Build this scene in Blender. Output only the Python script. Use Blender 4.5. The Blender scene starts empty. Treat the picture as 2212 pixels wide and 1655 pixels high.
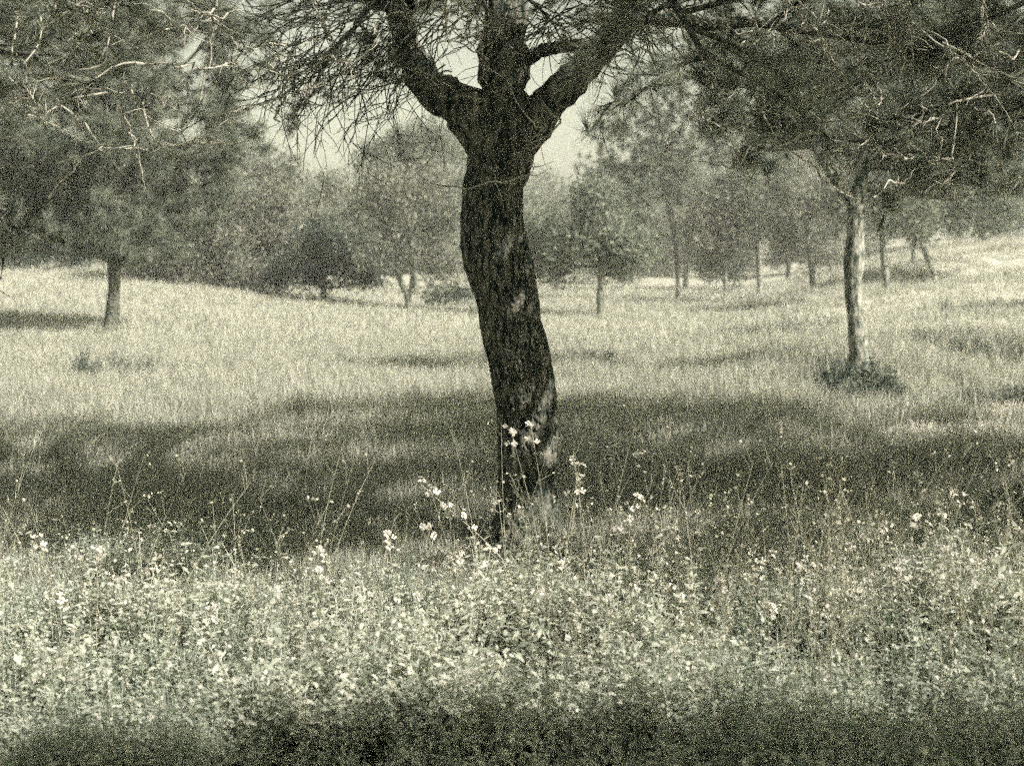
import bpy, math, random
import numpy as np
from mathutils import Vector

rng = np.random.default_rng(7)
random.seed(7)
S = bpy.context.scene
COL = S.collection

# ------------------------------------------------------------------ camera, light, exposure
CAM_H = 1.6
F = 3072.0                                  # focal length in px of a 2212 x 1655 picture
TILT = math.radians(5.0)
cam_d = bpy.data.cameras.new('camera')
cam = bpy.data.objects.new('camera', cam_d)
COL.objects.link(cam)
cam.location = (0, 0, CAM_H)
cam.rotation_euler = (math.pi / 2 - TILT, 0, 0)
cam_d.lens = 50.0
cam_d.sensor_width = 36.0
cam_d.clip_start = 0.05
cam_d.clip_end = 2000
cam_d.dof.use_dof = True
cam_d.dof.focus_distance = 6.6
cam_d.dof.aperture_fstop = 3.2
S.camera = cam

SUN_EL = math.radians(38)
SUN_AZ = (0.862, -0.507)                    # ground direction towards the sun: right, behind the camera
sun_d = bpy.data.lights.new('sun', 'SUN')
sun_d.energy = 5.0
sun_d.angle = math.radians(0.5)
sun_d.color = (1.0, 0.922, 0.88)
sun = bpy.data.objects.new('sun', sun_d)
COL.objects.link(sun)
sv = Vector((SUN_AZ[0] * math.cos(SUN_EL), SUN_AZ[1] * math.cos(SUN_EL), math.sin(SUN_EL)))
sun.rotation_euler = sv.to_track_quat('Z', 'Y').to_euler()
sun.location = (12, -8, 14)

W = bpy.data.worlds.new('World')
S.world = W
W.use_nodes = True
nt = W.node_tree
nt.nodes.clear()
wo = nt.nodes.new('ShaderNodeOutputWorld')
bg = nt.nodes.new('ShaderNodeBackground')
sky = nt.nodes.new('ShaderNodeTexSky')
sky.sky_type = 'NISHITA'
sky.sun_disc = False
sky.sun_elevation = SUN_EL
sky.sun_rotation = math.atan2(SUN_AZ[0], SUN_AZ[1])
sky.dust_density = 3.0
bw = nt.nodes.new('ShaderNodeRGBToBW')       # the photograph is a toned black and white print
tint = nt.nodes.new('ShaderNodeVectorMath')
tint.operation = 'MULTIPLY'
tint.inputs[1].default_value = (1.03, 1.0, 0.74)
half = nt.nodes.new('ShaderNodeMix'); half.data_type = 'RGBA'; half.inputs[0].default_value = 0.30
nt.links.new(bw.outputs[0], half.inputs[6]); nt.links.new(sky.outputs[0], half.inputs[7])
nt.links.new(sky.outputs[0], bw.inputs[0])
nt.links.new(half.outputs[2], tint.inputs[0])
nt.links.new(tint.outputs[0], bg.inputs[0])
bg.inputs[1].default_value = 0.095
nt.links.new(bg.outputs[0], wo.inputs[0])

S.view_settings.view_transform = 'Standard'
S.view_settings.look = 'None'
S.view_settings.gamma = 1.0
S.view_settings.use_curve_mapping = False
S.view_settings.exposure = 1.15
S.render.engine = 'CYCLES'
S.cycles.use_denoising = False
S.cycles.max_bounces = 6
S.cycles.diffuse_bounces = 3
S.cycles.glossy_bounces = 2
S.cycles.transmission_bounces = 4
S.cycles.volume_bounces = 1
S.cycles.use_adaptive_sampling = True           # stops early: keeps the grain of the photograph
S.cycles.adaptive_threshold = 0.22
S.cycles.adaptive_min_samples = 10


# ------------------------------------------------------------------ helpers
def at(x, y, D):
    """point of the place seen at (x, y) of the 2212 px wide picture, D metres in front of the camera"""
    dx, dy = (x - 1106) / F, -(y - 827.5) / F
    c, s = math.cos(TILT), math.sin(TILT)
    d = np.array([dx, c + dy * s, -s + dy * c])
    return np.array([0, 0, CAM_H]) + d * (D / d[1])


def smooth(a, b, x):
    t = np.clip((np.asarray(x, float) - a) / (b - a), 0, 1)
    return t * t * (3 - 2 * t)


def vnoise(x, y, seed=0):
    x = np.asarray(x, float); y = np.asarray(y, float)
    xi, yi = np.floor(x).astype(np.int64), np.floor(y).astype(np.int64)
    fx, fy = x - xi, y - yi
    def h(a, b):
        n = (a * 374761393 + b * 668265263 + seed * 974711) & 0x7fffffff
        n = ((n ^ (n >> 13)) * 1274126177) & 0x7fffffff
        return ((n ^ (n >> 16)) & 0xffff) / 65535.0
    u, v = fx * fx * (3 - 2 * fx), fy * fy * (3 - 2 * fy)
    return (h(xi, yi) * (1 - u) + h(xi + 1, yi) * u) * (1 - v) + (h(xi, yi + 1) * (1 - u) + h(xi + 1, yi + 1) * u) * v


def ground_h(x, y):
    x = np.asarray(x, float); y = np.asarray(y, float)
    a = x / np.maximum(y, 4)
    z = smooth(26, 58, y) * (1.25 * smooth(-0.03, -0.30, a) + 2.1 * smooth(0.14, 0.36, a))
    # low old terraces on the right
    tr = smooth(0.10, 0.26, a) * smooth(11, 15, y) * (1 - smooth(62, 80, y))
    z = z + tr * 0.26 * np.sin((y * 0.95 - x * 0.55) * 0.9) + tr * 0.10
    z = z + 0.14 * (vnoise(x * 0.35, y * 0.35, 3) - 0.5) + 0.05 * (vnoise(x * 1.3, y * 1.3, 4) - 0.5)
    z = z + smooth(70, 190, y) * 5.0
    return z


def gz(x, y):
    return float(ground_h(x, y))


def mesh_np(name, V, faces, mat, smooth_shade=False, mat_idx=None):
    V = np.asarray(V, np.float32)
    me = bpy.data.meshes.new(name)
    if isinstance(faces, np.ndarray):
        n, k = faces.shape
        me.vertices.add(len(V)); me.vertices.foreach_set('co', V.ravel())
        me.loops.add(n * k); me.loops.foreach_set('vertex_index', faces.astype(np.int32).ravel())
        me.polygons.add(n); me.polygons.foreach_set('loop_start', np.arange(0, n * k, k, dtype=np.int32))
        me.update(calc_edges=True)
    else:
        me.from_pydata(V.tolist(), [], faces)
    for m in (mat if isinstance(mat, (list, tuple)) else [mat]):
        me.materials.append(m)
    if mat_idx is not None:
        me.polygons.foreach_set('material_index', np.asarray(mat_idx, np.int32))
    if smooth_shade:
        me.polygons.foreach_set('use_smooth', np.ones(len(me.polygons), bool))
    me.update()
    return me


def link(name, me, parent=None, kind=None, label=None, cat=None, group=None):
    o = bpy.data.objects.new(name, me)
    COL.objects.link(o)
    if parent is not None:
        o.parent = parent
    tag(o, label, cat, group, kind)
    return o


def tag(o, label=None, cat=None, group=None, kind=None):
    for k, v in (('label', label), ('category', cat), ('group', group), ('kind', kind)):
        if v:
            o[k] = v
    return o


def thing(name, label, cat, loc, group=None):
    o = bpy.data.objects.new(name, None)
    o.empty_display_size = 0.2
    o.location = [float(c) for c in loc]
    COL.objects.link(o)
    return tag(o, label, cat, group)


def resample(pts, n):
    pts = np.asarray(pts, float)
    d = np.r_[0, np.cumsum(np.linalg.norm(np.diff(pts, axis=0), axis=1))]
    t = np.linspace(0, d[-1], n)
    # Catmull-Rom
    out = []
    for v in t:
        i = min(np.searchsorted(d, v, side='right') - 1, len(pts) - 2)
        u = (v - d[i]) / max(d[i + 1] - d[i], 1e-9)
        p1, p2 = pts[i], pts[i + 1]
        p0 = pts[i - 1] if i > 0 else 2 * p1 - p2
        p3 = pts[i + 2] if i + 2 < len(pts) else 2 * p2 - p1
        out.append(0.5 * (2 * p1 + (p2 - p0) * u + (2 * p0 - 5 * p1 + 4 * p2 - p3) * u * u + (3 * p1 - p0 - 3 * p2 + p3) * u ** 3))
    return np.array(out), t / d[-1]


class MB:
    """collects quads of tubes and leaves into one mesh"""
    def __init__(s):
        s.V, s.Q, s.n = [], [], 0

    def add(s, V, Q):
        s.V.append(np.asarray(V, float)); s.Q.append(np.asarray(Q, np.int64) + s.n); s.n += len(V)

    def tube(s, pts, rad, sides=6, bump=0.0, seed=0):
        pts = np.asarray(pts, float)
        n = len(pts)
        rad = np.broadcast_to(np.asarray(rad, float), (n,)) if np.ndim(rad) else np.full(n, float(rad))
        T = np.gradient(pts, axis=0)
        T /= np.linalg.norm(T, axis=1, keepdims=True) + 1e-12
        ref = np.array([0.31, 0.22, 0.92]) if abs(T[0][2]) < 0.8 else np.array([0.95, 0.2, 0.1])
        A = np.cross(T, ref); A /= np.linalg.norm(A, axis=1, keepdims=True) + 1e-12
        B = np.cross(T, A)
        th = np.linspace(0, 2 * math.pi, sides, endpoint=False)
        r = rad[:, None] * np.ones((1, sides))
        if bump:
            r = r * (1 + bump * (vnoise(np.arange(sides)[None, :] * 0.9 + seed * 13.7, np.arange(n)[:, None] * 0.8, seed) - 0.5) * 2)
        V = pts[:, None, :] + r[..., None] * (np.cos(th)[None, :, None] * A[:, None, :] + np.sin(th)[None, :, None] * B[:, None, :])
        V = V.reshape(-1, 3)
        i = np.arange(n - 1)[:, None] * sides; j = np.arange(sides)[None, :]; k = (j + 1) % sides
        Q = np.stack([i + j, i + k, i + sides + k, i + sides + j], -1).reshape(-1, 4)
        s.add(V, Q)

    def mesh(s, name, mat, smooth_shade=True):
        return mesh_np(name, np.concatenate(s.V), np.concatenate(s.Q), mat, smooth_shade)


# ------------------------------------------------------------------ materials (low chroma: the photograph is a toned print)
def new_mat(name):
    m = bpy.data.materials.new(name); m.use_nodes = True
    n = m.node_tree.nodes; n.clear()
    out = n.new('ShaderNodeOutputMaterial')
    return m, m.node_tree, out


def leaf_mat(name, c0, c1, trans=0.35, rough=0.6, random_w=1.0):
    m, t, out = new_mat(name)
    info = t.nodes.new('ShaderNodeObjectInfo')
    mix = t.nodes.new('ShaderNodeMix'); mix.data_type = 'RGBA'
    mix.inputs[6].default_value = (*c0, 1); mix.inputs[7].default_value = (*c1, 1)
    geo = t.nodes.new('ShaderNodeNewGeometry')
    add = t.nodes.new('ShaderNodeMath'); add.operation = 'MULTIPLY_ADD'
    add.inputs[1].default_value = 0.5
    hal = t.nodes.new('ShaderNodeMath'); hal.operation = 'MULTIPLY'; hal.inputs[1].default_value = 0.5
    t.links.new(geo.outputs['Random Per Island'], hal.inputs[0])
    t.links.new(info.outputs['Random'], add.inputs[0])
    t.links.new(hal.outputs[0], add.inputs[2])
    t.links.new(add.outputs[0], mix.inputs[0])
    p = t.nodes.new('ShaderNodeBsdfPrincipled')
    p.inputs['Roughness'].default_value = rough
    p.inputs['Specular IOR Level'].default_value = 0.25
    tr = t.nodes.new('ShaderNodeBsdfTranslucent')
    ms = t.nodes.new('ShaderNodeMixShader'); ms.inputs[0].default_value = trans
    t.links.new(mix.outputs[2], p.inputs['Base Color'])
    t.links.new(mix.outputs[2], tr.inputs['Color'])
    t.links.new(p.outputs[0], ms.inputs[1]); t.links.new(tr.outputs[0], ms.inputs[2])
    t.links.new(ms.outputs[0], out.inputs['Surface'])
    return m


def rough_mat(name, c0, c1, scale=(8, 8, 2), detail=6, bump=0.4, coord='Object', lo=0.35, hi=0.65, dist=0.03):
    m, t, out = new_mat(name)
    tc = t.nodes.new('ShaderNodeTexCoord')
    mp = t.nodes.new('ShaderNodeMapping'); mp.inputs['Scale'].default_value = scale
    nz = t.nodes.new('ShaderNodeTexNoise'); nz.inputs['Scale'].default_value = 1.0; nz.inputs['Detail'].default_value = detail
    nz.inputs['Roughness'].default_value = 0.7
    rp = t.nodes.new('ShaderNodeValToRGB')
    rp.color_ramp.elements[0].position = lo; rp.color_ramp.elements[0].color = (*c0, 1)
    rp.color_ramp.elements[1].position = hi; rp.color_ramp.elements[1].color = (*c1, 1)
    bp = t.nodes.new('ShaderNodeBump'); bp.inputs['Strength'].default_value = bump; bp.inputs['Distance'].default_value = dist
    p = t.nodes.new('ShaderNodeBsdfPrincipled'); p.inputs['Roughness'].default_value = 0.9
    p.inputs['Specular IOR Level'].default_value = 0.15
    t.links.new(tc.outputs[coord], mp.inputs[0]); t.links.new(mp.outputs[0], nz.inputs[0])
    t.links.new(nz.outputs[0], rp.inputs[0]); t.links.new(rp.outputs[0], p.inputs['Base Color'])
    t.links.new(nz.outputs[0], bp.inputs['Height']); t.links.new(bp.outputs[0], p.inputs['Normal'])
    t.links.new(p.outputs[0], out.inputs['Surface'])
    return m


M_BARK = rough_mat('pine_bark', (0.009, 0.022, 0.015), (0.32, 0.31, 0.25), (34, 34, 10), 10, 0.8, lo=.43, hi=.70)
M_BARK2 = rough_mat('grey_bark', (0.03, 0.05, 0.037), (0.20, 0.205, 0.16), (14, 14, 3), 6, 0.5)
M_TWIG = rough_mat('pale_dead_twig', (0.22, 0.22, 0.175), (0.44, 0.43, 0.355), (60, 60, 60), 3, 0.2)
M_PALEBARK = rough_mat('pale_bark', (0.025, 0.045, 0.033), (0.46, 0.45, 0.375), (22, 22, 7), 8, 0.7, lo=.42, hi=.66)
M_TWIGD = rough_mat('dark_twig', (0.05, 0.065, 0.05), (0.12, 0.13, 0.10), (60, 60, 60), 3, 0.2)
M_NEEDLE = leaf_mat('pine_needles', (0.030, 0.065, 0.045), (0.46, 0.47, 0.375), 0.4)
M_NEEDLE_F = leaf_mat('far_pine_needles', (0.016, 0.046, 0.031), (0.32, 0.34, 0.26), 0.35)
M_PINE_D = leaf_mat('dark_pine_needles', (0.010, 0.036, 0.024), (0.27, 0.29, 0.22), 0.3)
M_LEAF_P = leaf_mat('pale_leaves', (0.045, 0.072, 0.052), (0.36, 0.36, 0.29), 0.35)
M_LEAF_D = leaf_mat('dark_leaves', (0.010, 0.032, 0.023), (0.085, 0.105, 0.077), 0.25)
M_GRASS = leaf_mat('dry_meadow_grass', (0.17, 0.20, 0.15), (0.60, 0.59, 0.495), 0.36)
M_STRAW = leaf_mat('bleached_far_grass', (0.27, 0.29, 0.235), (0.49, 0.49, 0.41), 0.35)
M_HERB = leaf_mat('meadow_herbs', (0.16, 0.225, 0.16), (0.64, 0.65, 0.54), 0.42)
M_STEM = leaf_mat('flower_stems', (0.28, 0.29, 0.21), (0.42, 0.41, 0.32), 0.2)
M_PETAL = leaf_mat('cream_petals', (0.54, 0.53, 0.45), (0.68, 0.66, 0.57), 0.35)
M_FLECK = leaf_mat('faded_small_petals', (0.36, 0.365, 0.30), (0.56, 0.55, 0.465), 0.35)
M_GROUND = rough_mat('meadow_soil', (0.17, 0.18, 0.14), (0.44, 0.44, 0.36), (1.7, 1.7, 1.7), 9, 0.7, 'Object', 0.35, 0.62, 0.05)
M_PATH = rough_mat('bare_earth', (0.46, 0.45, 0.38), (0.64, 0.62, 0.53), (5, 5, 5), 6, 0.5)


# ------------------------------------------------------------------ scattered foliage: one object of many small pieces
def scatter(name, P, R, Sc, sources, parent=None, kind='stuff', label=None, cat=None, group=None):
    P = np.asarray(P, np.float32)
    n = len(P)
    me = bpy.data.meshes.new(name)
    me.vertices.add(n); me.vertices.foreach_set('co', P.ravel())
    a = me.attributes.new('rot', 'FLOAT_VECTOR', 'POINT'); a.data.foreach_set('vector', np.asarray(R, np.float32).ravel())
    Sc = np.asarray(Sc, np.float32)
    if Sc.ndim == 1:
        Sc = np.repeat(Sc[:, None], 3, 1)
    a = me.attributes.new('size', 'FLOAT_VECTOR', 'POINT'); a.data.foreach_set('vector', Sc.ravel())
    a = me.attributes.new('pick', 'INT', 'POINT'); a.data.foreach_set('value', rng.integers(0, len(sources), n).astype(np.int32))
    g = bpy.data.node_groups.new(name, 'GeometryNodeTree')
    g.interface.new_socket('Geometry', in_out='INPUT', socket_type='NodeSocketGeometry')
    g.interface.new_socket('Geometry', in_out='OUTPUT', socket_type='NodeSocketGeometry')
    N = g.nodes
    gi = N.new('NodeGroupInput'); go = N.new('NodeGroupOutput')
    ip = N.new('GeometryNodeInstanceOnPoints')
    jn = N.new('GeometryNodeJoinGeometry')
    for so in sources:
        oi = N.new('GeometryNodeObjectInfo'); oi.inputs['Object'].default_value = so; oi.inputs['As Instance'].default_value = True
        g.links.new(oi.outputs['Geometry'], jn.inputs[0])
    def attr(nm, ty):
        na = N.new('GeometryNodeInputNamedAttribute'); na.data_type = ty; na.inputs['Name'].default_value = nm
        return na.outputs['Attribute']
    e2r = N.new('FunctionNodeEulerToRotation')
    g.links.new(attr('rot', 'FLOAT_VECTOR'), e2r.inputs[0])
    g.links.new(e2r.outputs[0], ip.inputs['Rotation'])
    g.links.new(attr('size', 'FLOAT_VECTOR'), ip.inputs['Scale'])
    ip.inputs['Pick Instance'].default_value = True
    g.links.new(attr('pick', 'INT'), ip.inputs['Instance Index'])
    g.links.new(gi.outputs[0], ip.inputs['Points'])
    g.links.new(jn.outputs[0], ip.inputs['Instance'])
    g.links.new(ip.outputs[0], go.inputs[0])
    o = link(name, me, parent, kind, label, cat, group)
    md = o.modifiers.new('scatter', 'NODES'); md.node_group = g
    return o


def source(name, V, F_, mat, mat_idx=None):
    return bpy.data.objects.new(name, mesh_np(name, V, F_, mat, False, mat_idx))


def blades(n, spread, h0, h1, w, lean, r):
    V, Q = [], []
    for i in range(n):
        a = r.uniform(0, 2 * math.pi); d = spread * math.sqrt(r.uniform())
        b = np.array([d * math.cos(a), d * math.sin(a), -0.03])
        h = r.uniform(h0, h1); az = r.uniform(0, 2 * math.pi); le = r.uniform(0.05, lean)
        dr = np.array([math.cos(az), math.sin(az), 0]); sd = np.array([-math.sin(az + 0.6), math.cos(az + 0.6), 0]) * w * r.uniform(.6, 1.3)
        m = b + dr * le * h * 0.35 + np.array([0, 0, h * 0.6]); t = b + dr * le * h + np.array([0, 0, h * (1 - 0.25 * le)])
        k = len(V)
        V += [b - sd, b + sd, m + sd * .8, m - sd * .8, t + sd * .15, t - sd * .15]
        Q += [(k, k + 1, k + 2, k + 3), (k + 3, k + 2, k + 4, k + 5)]
    return np.array(V), np.array(Q)


def needle_tuft(n, L, w, r, spread=1.0):
    """needles fanning forwards (+z) round a bud"""
    V, T = [], []
    for i in range(n):
        a = r.uniform(0, 2 * math.pi); el = abs(r.normal(0.0, 0.62)) * spread
        d = np.array([math.sin(el) * math.cos(a), math.sin(el) * math.sin(a), math.cos(el)])
        l = L * r.uniform(.65, 1.1)
        s = np.cross(d, r.normal(size=3)); s *= w / (np.linalg.norm(s) + 1e-9)
        b = np.array([0, 0, r.uniform(-0.25, 0.1) * L])
        t = b + d * l - np.array([0, 0, 0.0])
        k = len(V); V += [b - s, b + s, t]; T.append((k, k + 1, k + 2))
    return np.array(V), np.array(T)


def leaf_clump(n, R, size, r):
    V, Q = [], []
    for i in range(n):
        p = r.normal(size=3); p *= R * r.uniform() ** 0.45 / np.linalg.norm(p)
        a = r.normal(size=3); a /= np.linalg.norm(a)
        b = np.cross(a, r.normal(size=3)); b /= np.linalg.norm(b)
        l = size * r.uniform(.5, 1.3)
        k = len(V)
        V += [p - a * l, p + b * l * .38, p + a * l, p - b * l * .38]; Q.append((k, k + 1, k + 2, k + 3))
    return np.array(V), np.array(Q)


def herb(r, h, nleaf, leaf, nfl=0):
    """a leafy weed: wiry stems with small leaves, sometimes tiny pale flowers"""
    V, Q, I = [], [], []
    for s_ in range(r.integers(3, 6)):
        az = r.uniform(0, 6.28); le = r.uniform(0.1, 0.55)
        b = np.array([r.normal(0, .035), r.normal(0, .035), -0.03]); hh = h * r.uniform(.55, 1.05)
        top = b + np.array([math.cos(az) * le * hh, math.sin(az) * le * hh, hh])
        mid = (b + top) / 2 + np.array([0, 0, 0.06 * hh])
        w = np.array([-math.sin(az), math.cos(az), 0]) * 0.0016; w2 = np.array([math.cos(az), math.sin(az), 0]) * 0.0016
        k = len(V); V += [b - w, b + w, mid + w, mid - w, top + w * .6, top - w * .6]; Q += [(k, k + 1, k + 2, k + 3), (k + 3, k + 2, k + 4, k + 5)]; I += [0, 0]
        for q in range(nleaf):
            u = r.uniform(.12, 1)
            p = (1 - u) * (1 - u) * b + 2 * u * (1 - u) * mid + u * u * top
            a = r.uniform(0, 6.28); up = r.uniform(-.2, .9)
            d = np.array([math.cos(a), math.sin(a), up]); d /= np.linalg.norm(d)
            sd = np.cross(d, [0, 0, 1.0]) + r.normal(0, .35, 3); sd /= np.linalg.norm(sd)
            l = leaf * r.uniform(.5, 1.25) * (1.15 - .5 * u)
            k = len(V); V += [p, p + d * l * .5 + sd * l * .2, p + d * l + np.array([0, 0, -.12 * l]), p + d * l * .5 - sd * l * .2]
            Q.append((k, k + 1, k + 2, k + 3)); I.append(0)
        for q in range(nfl):
            p = top + r.normal(0, .016, 3) + np.array([0, 0, r.uniform(-.05, .015)])
            a = r.normal(size=3) + np.array([0, -.3, .6]); a /= np.linalg.norm(a)
            x = np.cross(a, [.3, .5, .2]); x /= np.linalg.norm(x); y = np.cross(a, x); l = r.uniform(.005, .010)
            k = len(V); V += [p - x * l, p - y * l, p + x * l, p + y * l]; Q.append((k, k + 1, k + 2, k + 3)); I.append(1)
    return np.array(V), np.array(Q), I


r0 = np.random.default_rng(11)
SRC_GRASS = [source('grass_tuft', *blades(17, .13, .16, .36, .0030, .75, r0), M_GRASS) for _ in range(5)]
SRC_FARGRASS = [source('far_grass_tuft', *blades(15, .24, .10, .26, .007, .7, r0), M_STRAW) for _ in range(4)]
SRC_NEEDLE = [source('needle_tuft', *needle_tuft(46, .13, .0011, r0), M_NEEDLE) for _ in range(5)]
SRC_NEEDLE_F = [source('needle_clump', *needle_tuft(64, .30, .0062, r0, 1.7), M_NEEDLE_F) for _ in range(4)]
SRC_PINE_D = [source('dark_needle_clump', *needle_tuft(64, .30, .0062, r0, 1.7), M_PINE_D) for _ in range(4)]
SRC_LEAF_P = [source('pale_leaf_clump', *leaf_clump(52, .40, .066, r0), M_LEAF_P) for _ in range(4)]
SRC_LEAF_M = [source('leaf_clump', *leaf_clump(52, .40, .066, r0), M_NEEDLE_F) for _ in range(4)]
SRC_LEAF_D = [source('dark_leaf_clump', *leaf_clump(52, .36, .058, r0), M_LEAF_D) for _ in range(4)]
SRC_HERB = []
for k in range(7):
    v, q, i = herb(r0, r0.uniform(.26, .44), 19, .038, 2 if k % 3 == 1 else 0)
    SRC_HERB.append(source('weed_sprig', v, q, [M_HERB, M_FLECK], i))


# ------------------------------------------------------------------ ground
def axis(lo, hi, c, n, k):
    t = np.linspace(-1, 1, n)
    s = np.sinh(k * t) / math.sinh(k)
    return np.where(s < 0, c + s * (c - lo), c + s * (hi - c))


gx = axis(-190, 190, 0, 300, 4.6)
gy = axis(-60, 190, 7, 300, 4.2)
GX, GY = np.meshgrid(gx, gy)
GV = np.stack([GX, GY, ground_h(GX, GY)], -1).reshape(-1, 3)
ii = (np.arange(299)[:, None] * 300 + np.arange(299)[None, :]).ravel()
GQ = np.stack([ii, ii + 1, ii + 301, ii + 300], 1)
link('ground', mesh_np('ground', GV, GQ, M_GROUND, True), kind='structure')


# trodden paths on the right
def strip(name, pts, w, lift, mat):
    p, t = resample(pts, 60)
    T = np.gradient(p, axis=0); T[:, 2] = 0; T /= np.linalg.norm(T, axis=1, keepdims=True)
    Nn = np.stack([-T[:, 1], T[:, 0], 0 * T[:, 0]], 1)
    V = []
    for k in range(5):
        o = (k / 4 - .5)
        ww = w * (0.75 + 0.5 * vnoise(t * 14, t * 0 + k // 3 * 7.1, 9))
        q = p + Nn * (o * ww)[:, None]
        q[:, 2] = ground_h(q[:, 0], q[:, 1]) + lift
        V.append(q)
    V = np.stack(V, 1).reshape(-1, 3)
    i = (np.arange(59)[:, None] * 5 + np.arange(4)[None, :]).ravel()
    return link(name, mesh_np(name, V, np.stack([i, i + 1, i + 6, i + 5], 1), mat, True), kind='structure')


PATHS = [[(2.7, 13.0), (3.6, 12.6), (4.4, 12.55), (5.4, 13.3), (7.5, 14.6), (11, 16)],
         [(3.0, 11.4), (3.8, 11.5), (4.6, 11.35), (6.2, 11.1), (9, 11.2)]]
for pth in PATHS:
    strip('path', [(x, y, 0) for x, y in pth], .34, .03, M_PATH)


def near_path(x, y, d=.30):
    bad = np.zeros(len(x), bool)
    for pth in PATHS:
        p, _ = resample([(a, b, 0) for a, b in pth], 70)
        for q in p:
            bad |= (x - q[0]) ** 2 + (y - q[1]) ** 2 < d * d
    return bad


# ------------------------------------------------------------------ trees
def dir_to_euler(d):
    """euler angles that turn +z to each row of d, with a random spin about it"""
    d = d / (np.linalg.norm(d, axis=1, keepdims=True) + 1e-9)
    yaw = np.arctan2(d[:, 0], -d[:, 1])                    # Rz(yaw) Rx(tilt) z = d
    tilt = np.arccos(np.clip(d[:, 2], -1, 1))
    return np.stack([tilt, rng.normal(0, .12, len(d)), yaw], 1)


def grow(p, d, L, r, lvl, maxl, mbs, tips, spec):
    """one bough and its side branches; tips collects (point, direction) for the needles"""
    n = 8 if lvl == 0 else 6 if lvl == 1 else 4
    pts = [np.array(p, float)]; d = np.array(d, float); d /= np.linalg.norm(d)
    for i in range(n):
        d = d + rng.normal(0, spec['wig'], 3) + np.array([0, 0, spec['rise'][min(lvl, len(spec['rise']) - 1)]]) / n
        d /= np.linalg.norm(d)
        pts.append(pts[-1] + d * L / n)
    pts = np.array(pts)
    rad = r * (1 - 0.82 * np.linspace(0, 1, n + 1))
    mbs.tube(pts, rad, 7 if lvl == 0 else 5 if lvl == 1 else 4, .12 if lvl < 2 else 0, int(rng.integers(99)))
    T = np.gradient(pts, axis=0)
    if lvl == maxl:
        for u in np.linspace(.3, 1, spec['tufts']):
            i = min(int(u * n), n)
            tips.append((pts[i] + rng.normal(0, .02, 3), T[i] + rng.normal(0, .03, 3) + np.array([0, 0, .3 * np.linalg.norm(T[i])])))
        return
    k = spec['kids'][lvl]
    for q in range(k):
        u = spec['bare'][lvl] + (1 - spec['bare'][lvl]) * (q + rng.uniform(0, 1)) / k
        f = u * n; i = min(int(f), n - 1); b = pts[i] + (pts[i + 1] - pts[i]) * (f - i)
        t = T[i] / np.linalg.norm(T[i])
        s = np.cross(t, [0, 0, 1.0]); s /= np.linalg.norm(s) + 1e-9
        up = np.cross(s, t)
        a = rng.choice([-1, 1]) * rng.uniform(.3, 1.0) * math.pi / 2
        e = rng.uniform(-.5, .5)
        cd = t * rng.uniform(.35, .8) + s * math.sin(a) + up * e
        grow(b, cd, L * spec['ratio'] * rng.uniform(.65, 1.15) * (1.15 - .5 * u), r * .42 * (1.1 - .4 * u), lvl + 1, maxl, mbs, tips, spec)
    tips.append((pts[-1], T[-1]))


HERO_R = [(1795, 20, 6.6), (1775, 60, 6.8), (1835, 150, 6.9), (1870, 165, 6.9), (1850, 205, 7.0), (2160, 85, 6.8), (2135, 60, 6.8), (2110, 150, 7.0), (1945, 95, 6.9), (2050, 110, 7.0), (2190, 170, 7.0), (1990, 30, 6.8), (2090, 20, 6.7),
            (1720, 30, 7.2), (1900, 260, 7.3), (2040, 230, 7.2), (2150, 270, 7.2), (1640, 70, 7.3)]
HERO_L = [(60, 100, 6.9), (25, 140, 6.9), (150, 120, 7.0), (100, 245, 7.0), (75, 180, 6.9), (190, 180, 7.1), (255, 320, 7.1), (230, 110, 7.1), (330, 190, 7.2), (20, 270, 7.0), (360, 330, 7.2), (130, 60, 7.0), (520, 110, 7.2), (430, 230, 7.2)]
FLECK_AT = [tuple(at(*q)) for q in HERO_R + HERO_L] + [(x, y, .1) for x, y in ((2.9, 12.8), (3.3, 12.7), (3.7, 12.55), (4.1, 12.5), (4.5, 12.6), (3.2, 11.4), (3.6, 11.45), (4.0, 11.4), (4.4, 11.35))] + [(x, 7.5, z) for x in (.06, .15, .24) for z in (.1, .3, .5, .7, .9, 1.1, 1.3, 1.5)] + [(.2, 7.1, .25)] + [tuple(at(x, y, D)) for x, y, D in ((1105, 935, 6.3), (1148, 925, 6.4), (1250, 1008, 5.9), (1385, 985, 6.3), (908, 1045, 5.8), (1375, 1075, 5.9), (1140, 1000, 6.3), (1000, 1110, 5.8), (1235, 1100, 5.9))]
ORIGIN = [np.zeros(3)]


def needles_from(tips, parent, base, src, s0, s1, name='needles'):
    P = np.array([t[0] for t in tips]); D = np.array([t[1] for t in tips])
    O = np.array(FLECK_AT)[:, None, :] - np.array([0, 0, 0])              # needles left out along the sun rays so that chosen spots are lit
    off = (P + ORIGIN[0])[None] - O; sd = np.array(sv); al = off @ sd
    far = np.linalg.norm(off - al[..., None] * sd, axis=2).min(0) > .25
    P, D = P[far] - base, D[far]
    return scatter(name, P, dir_to_euler(D), rng.uniform(s0, s1, len(P)), src, parent)


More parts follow.
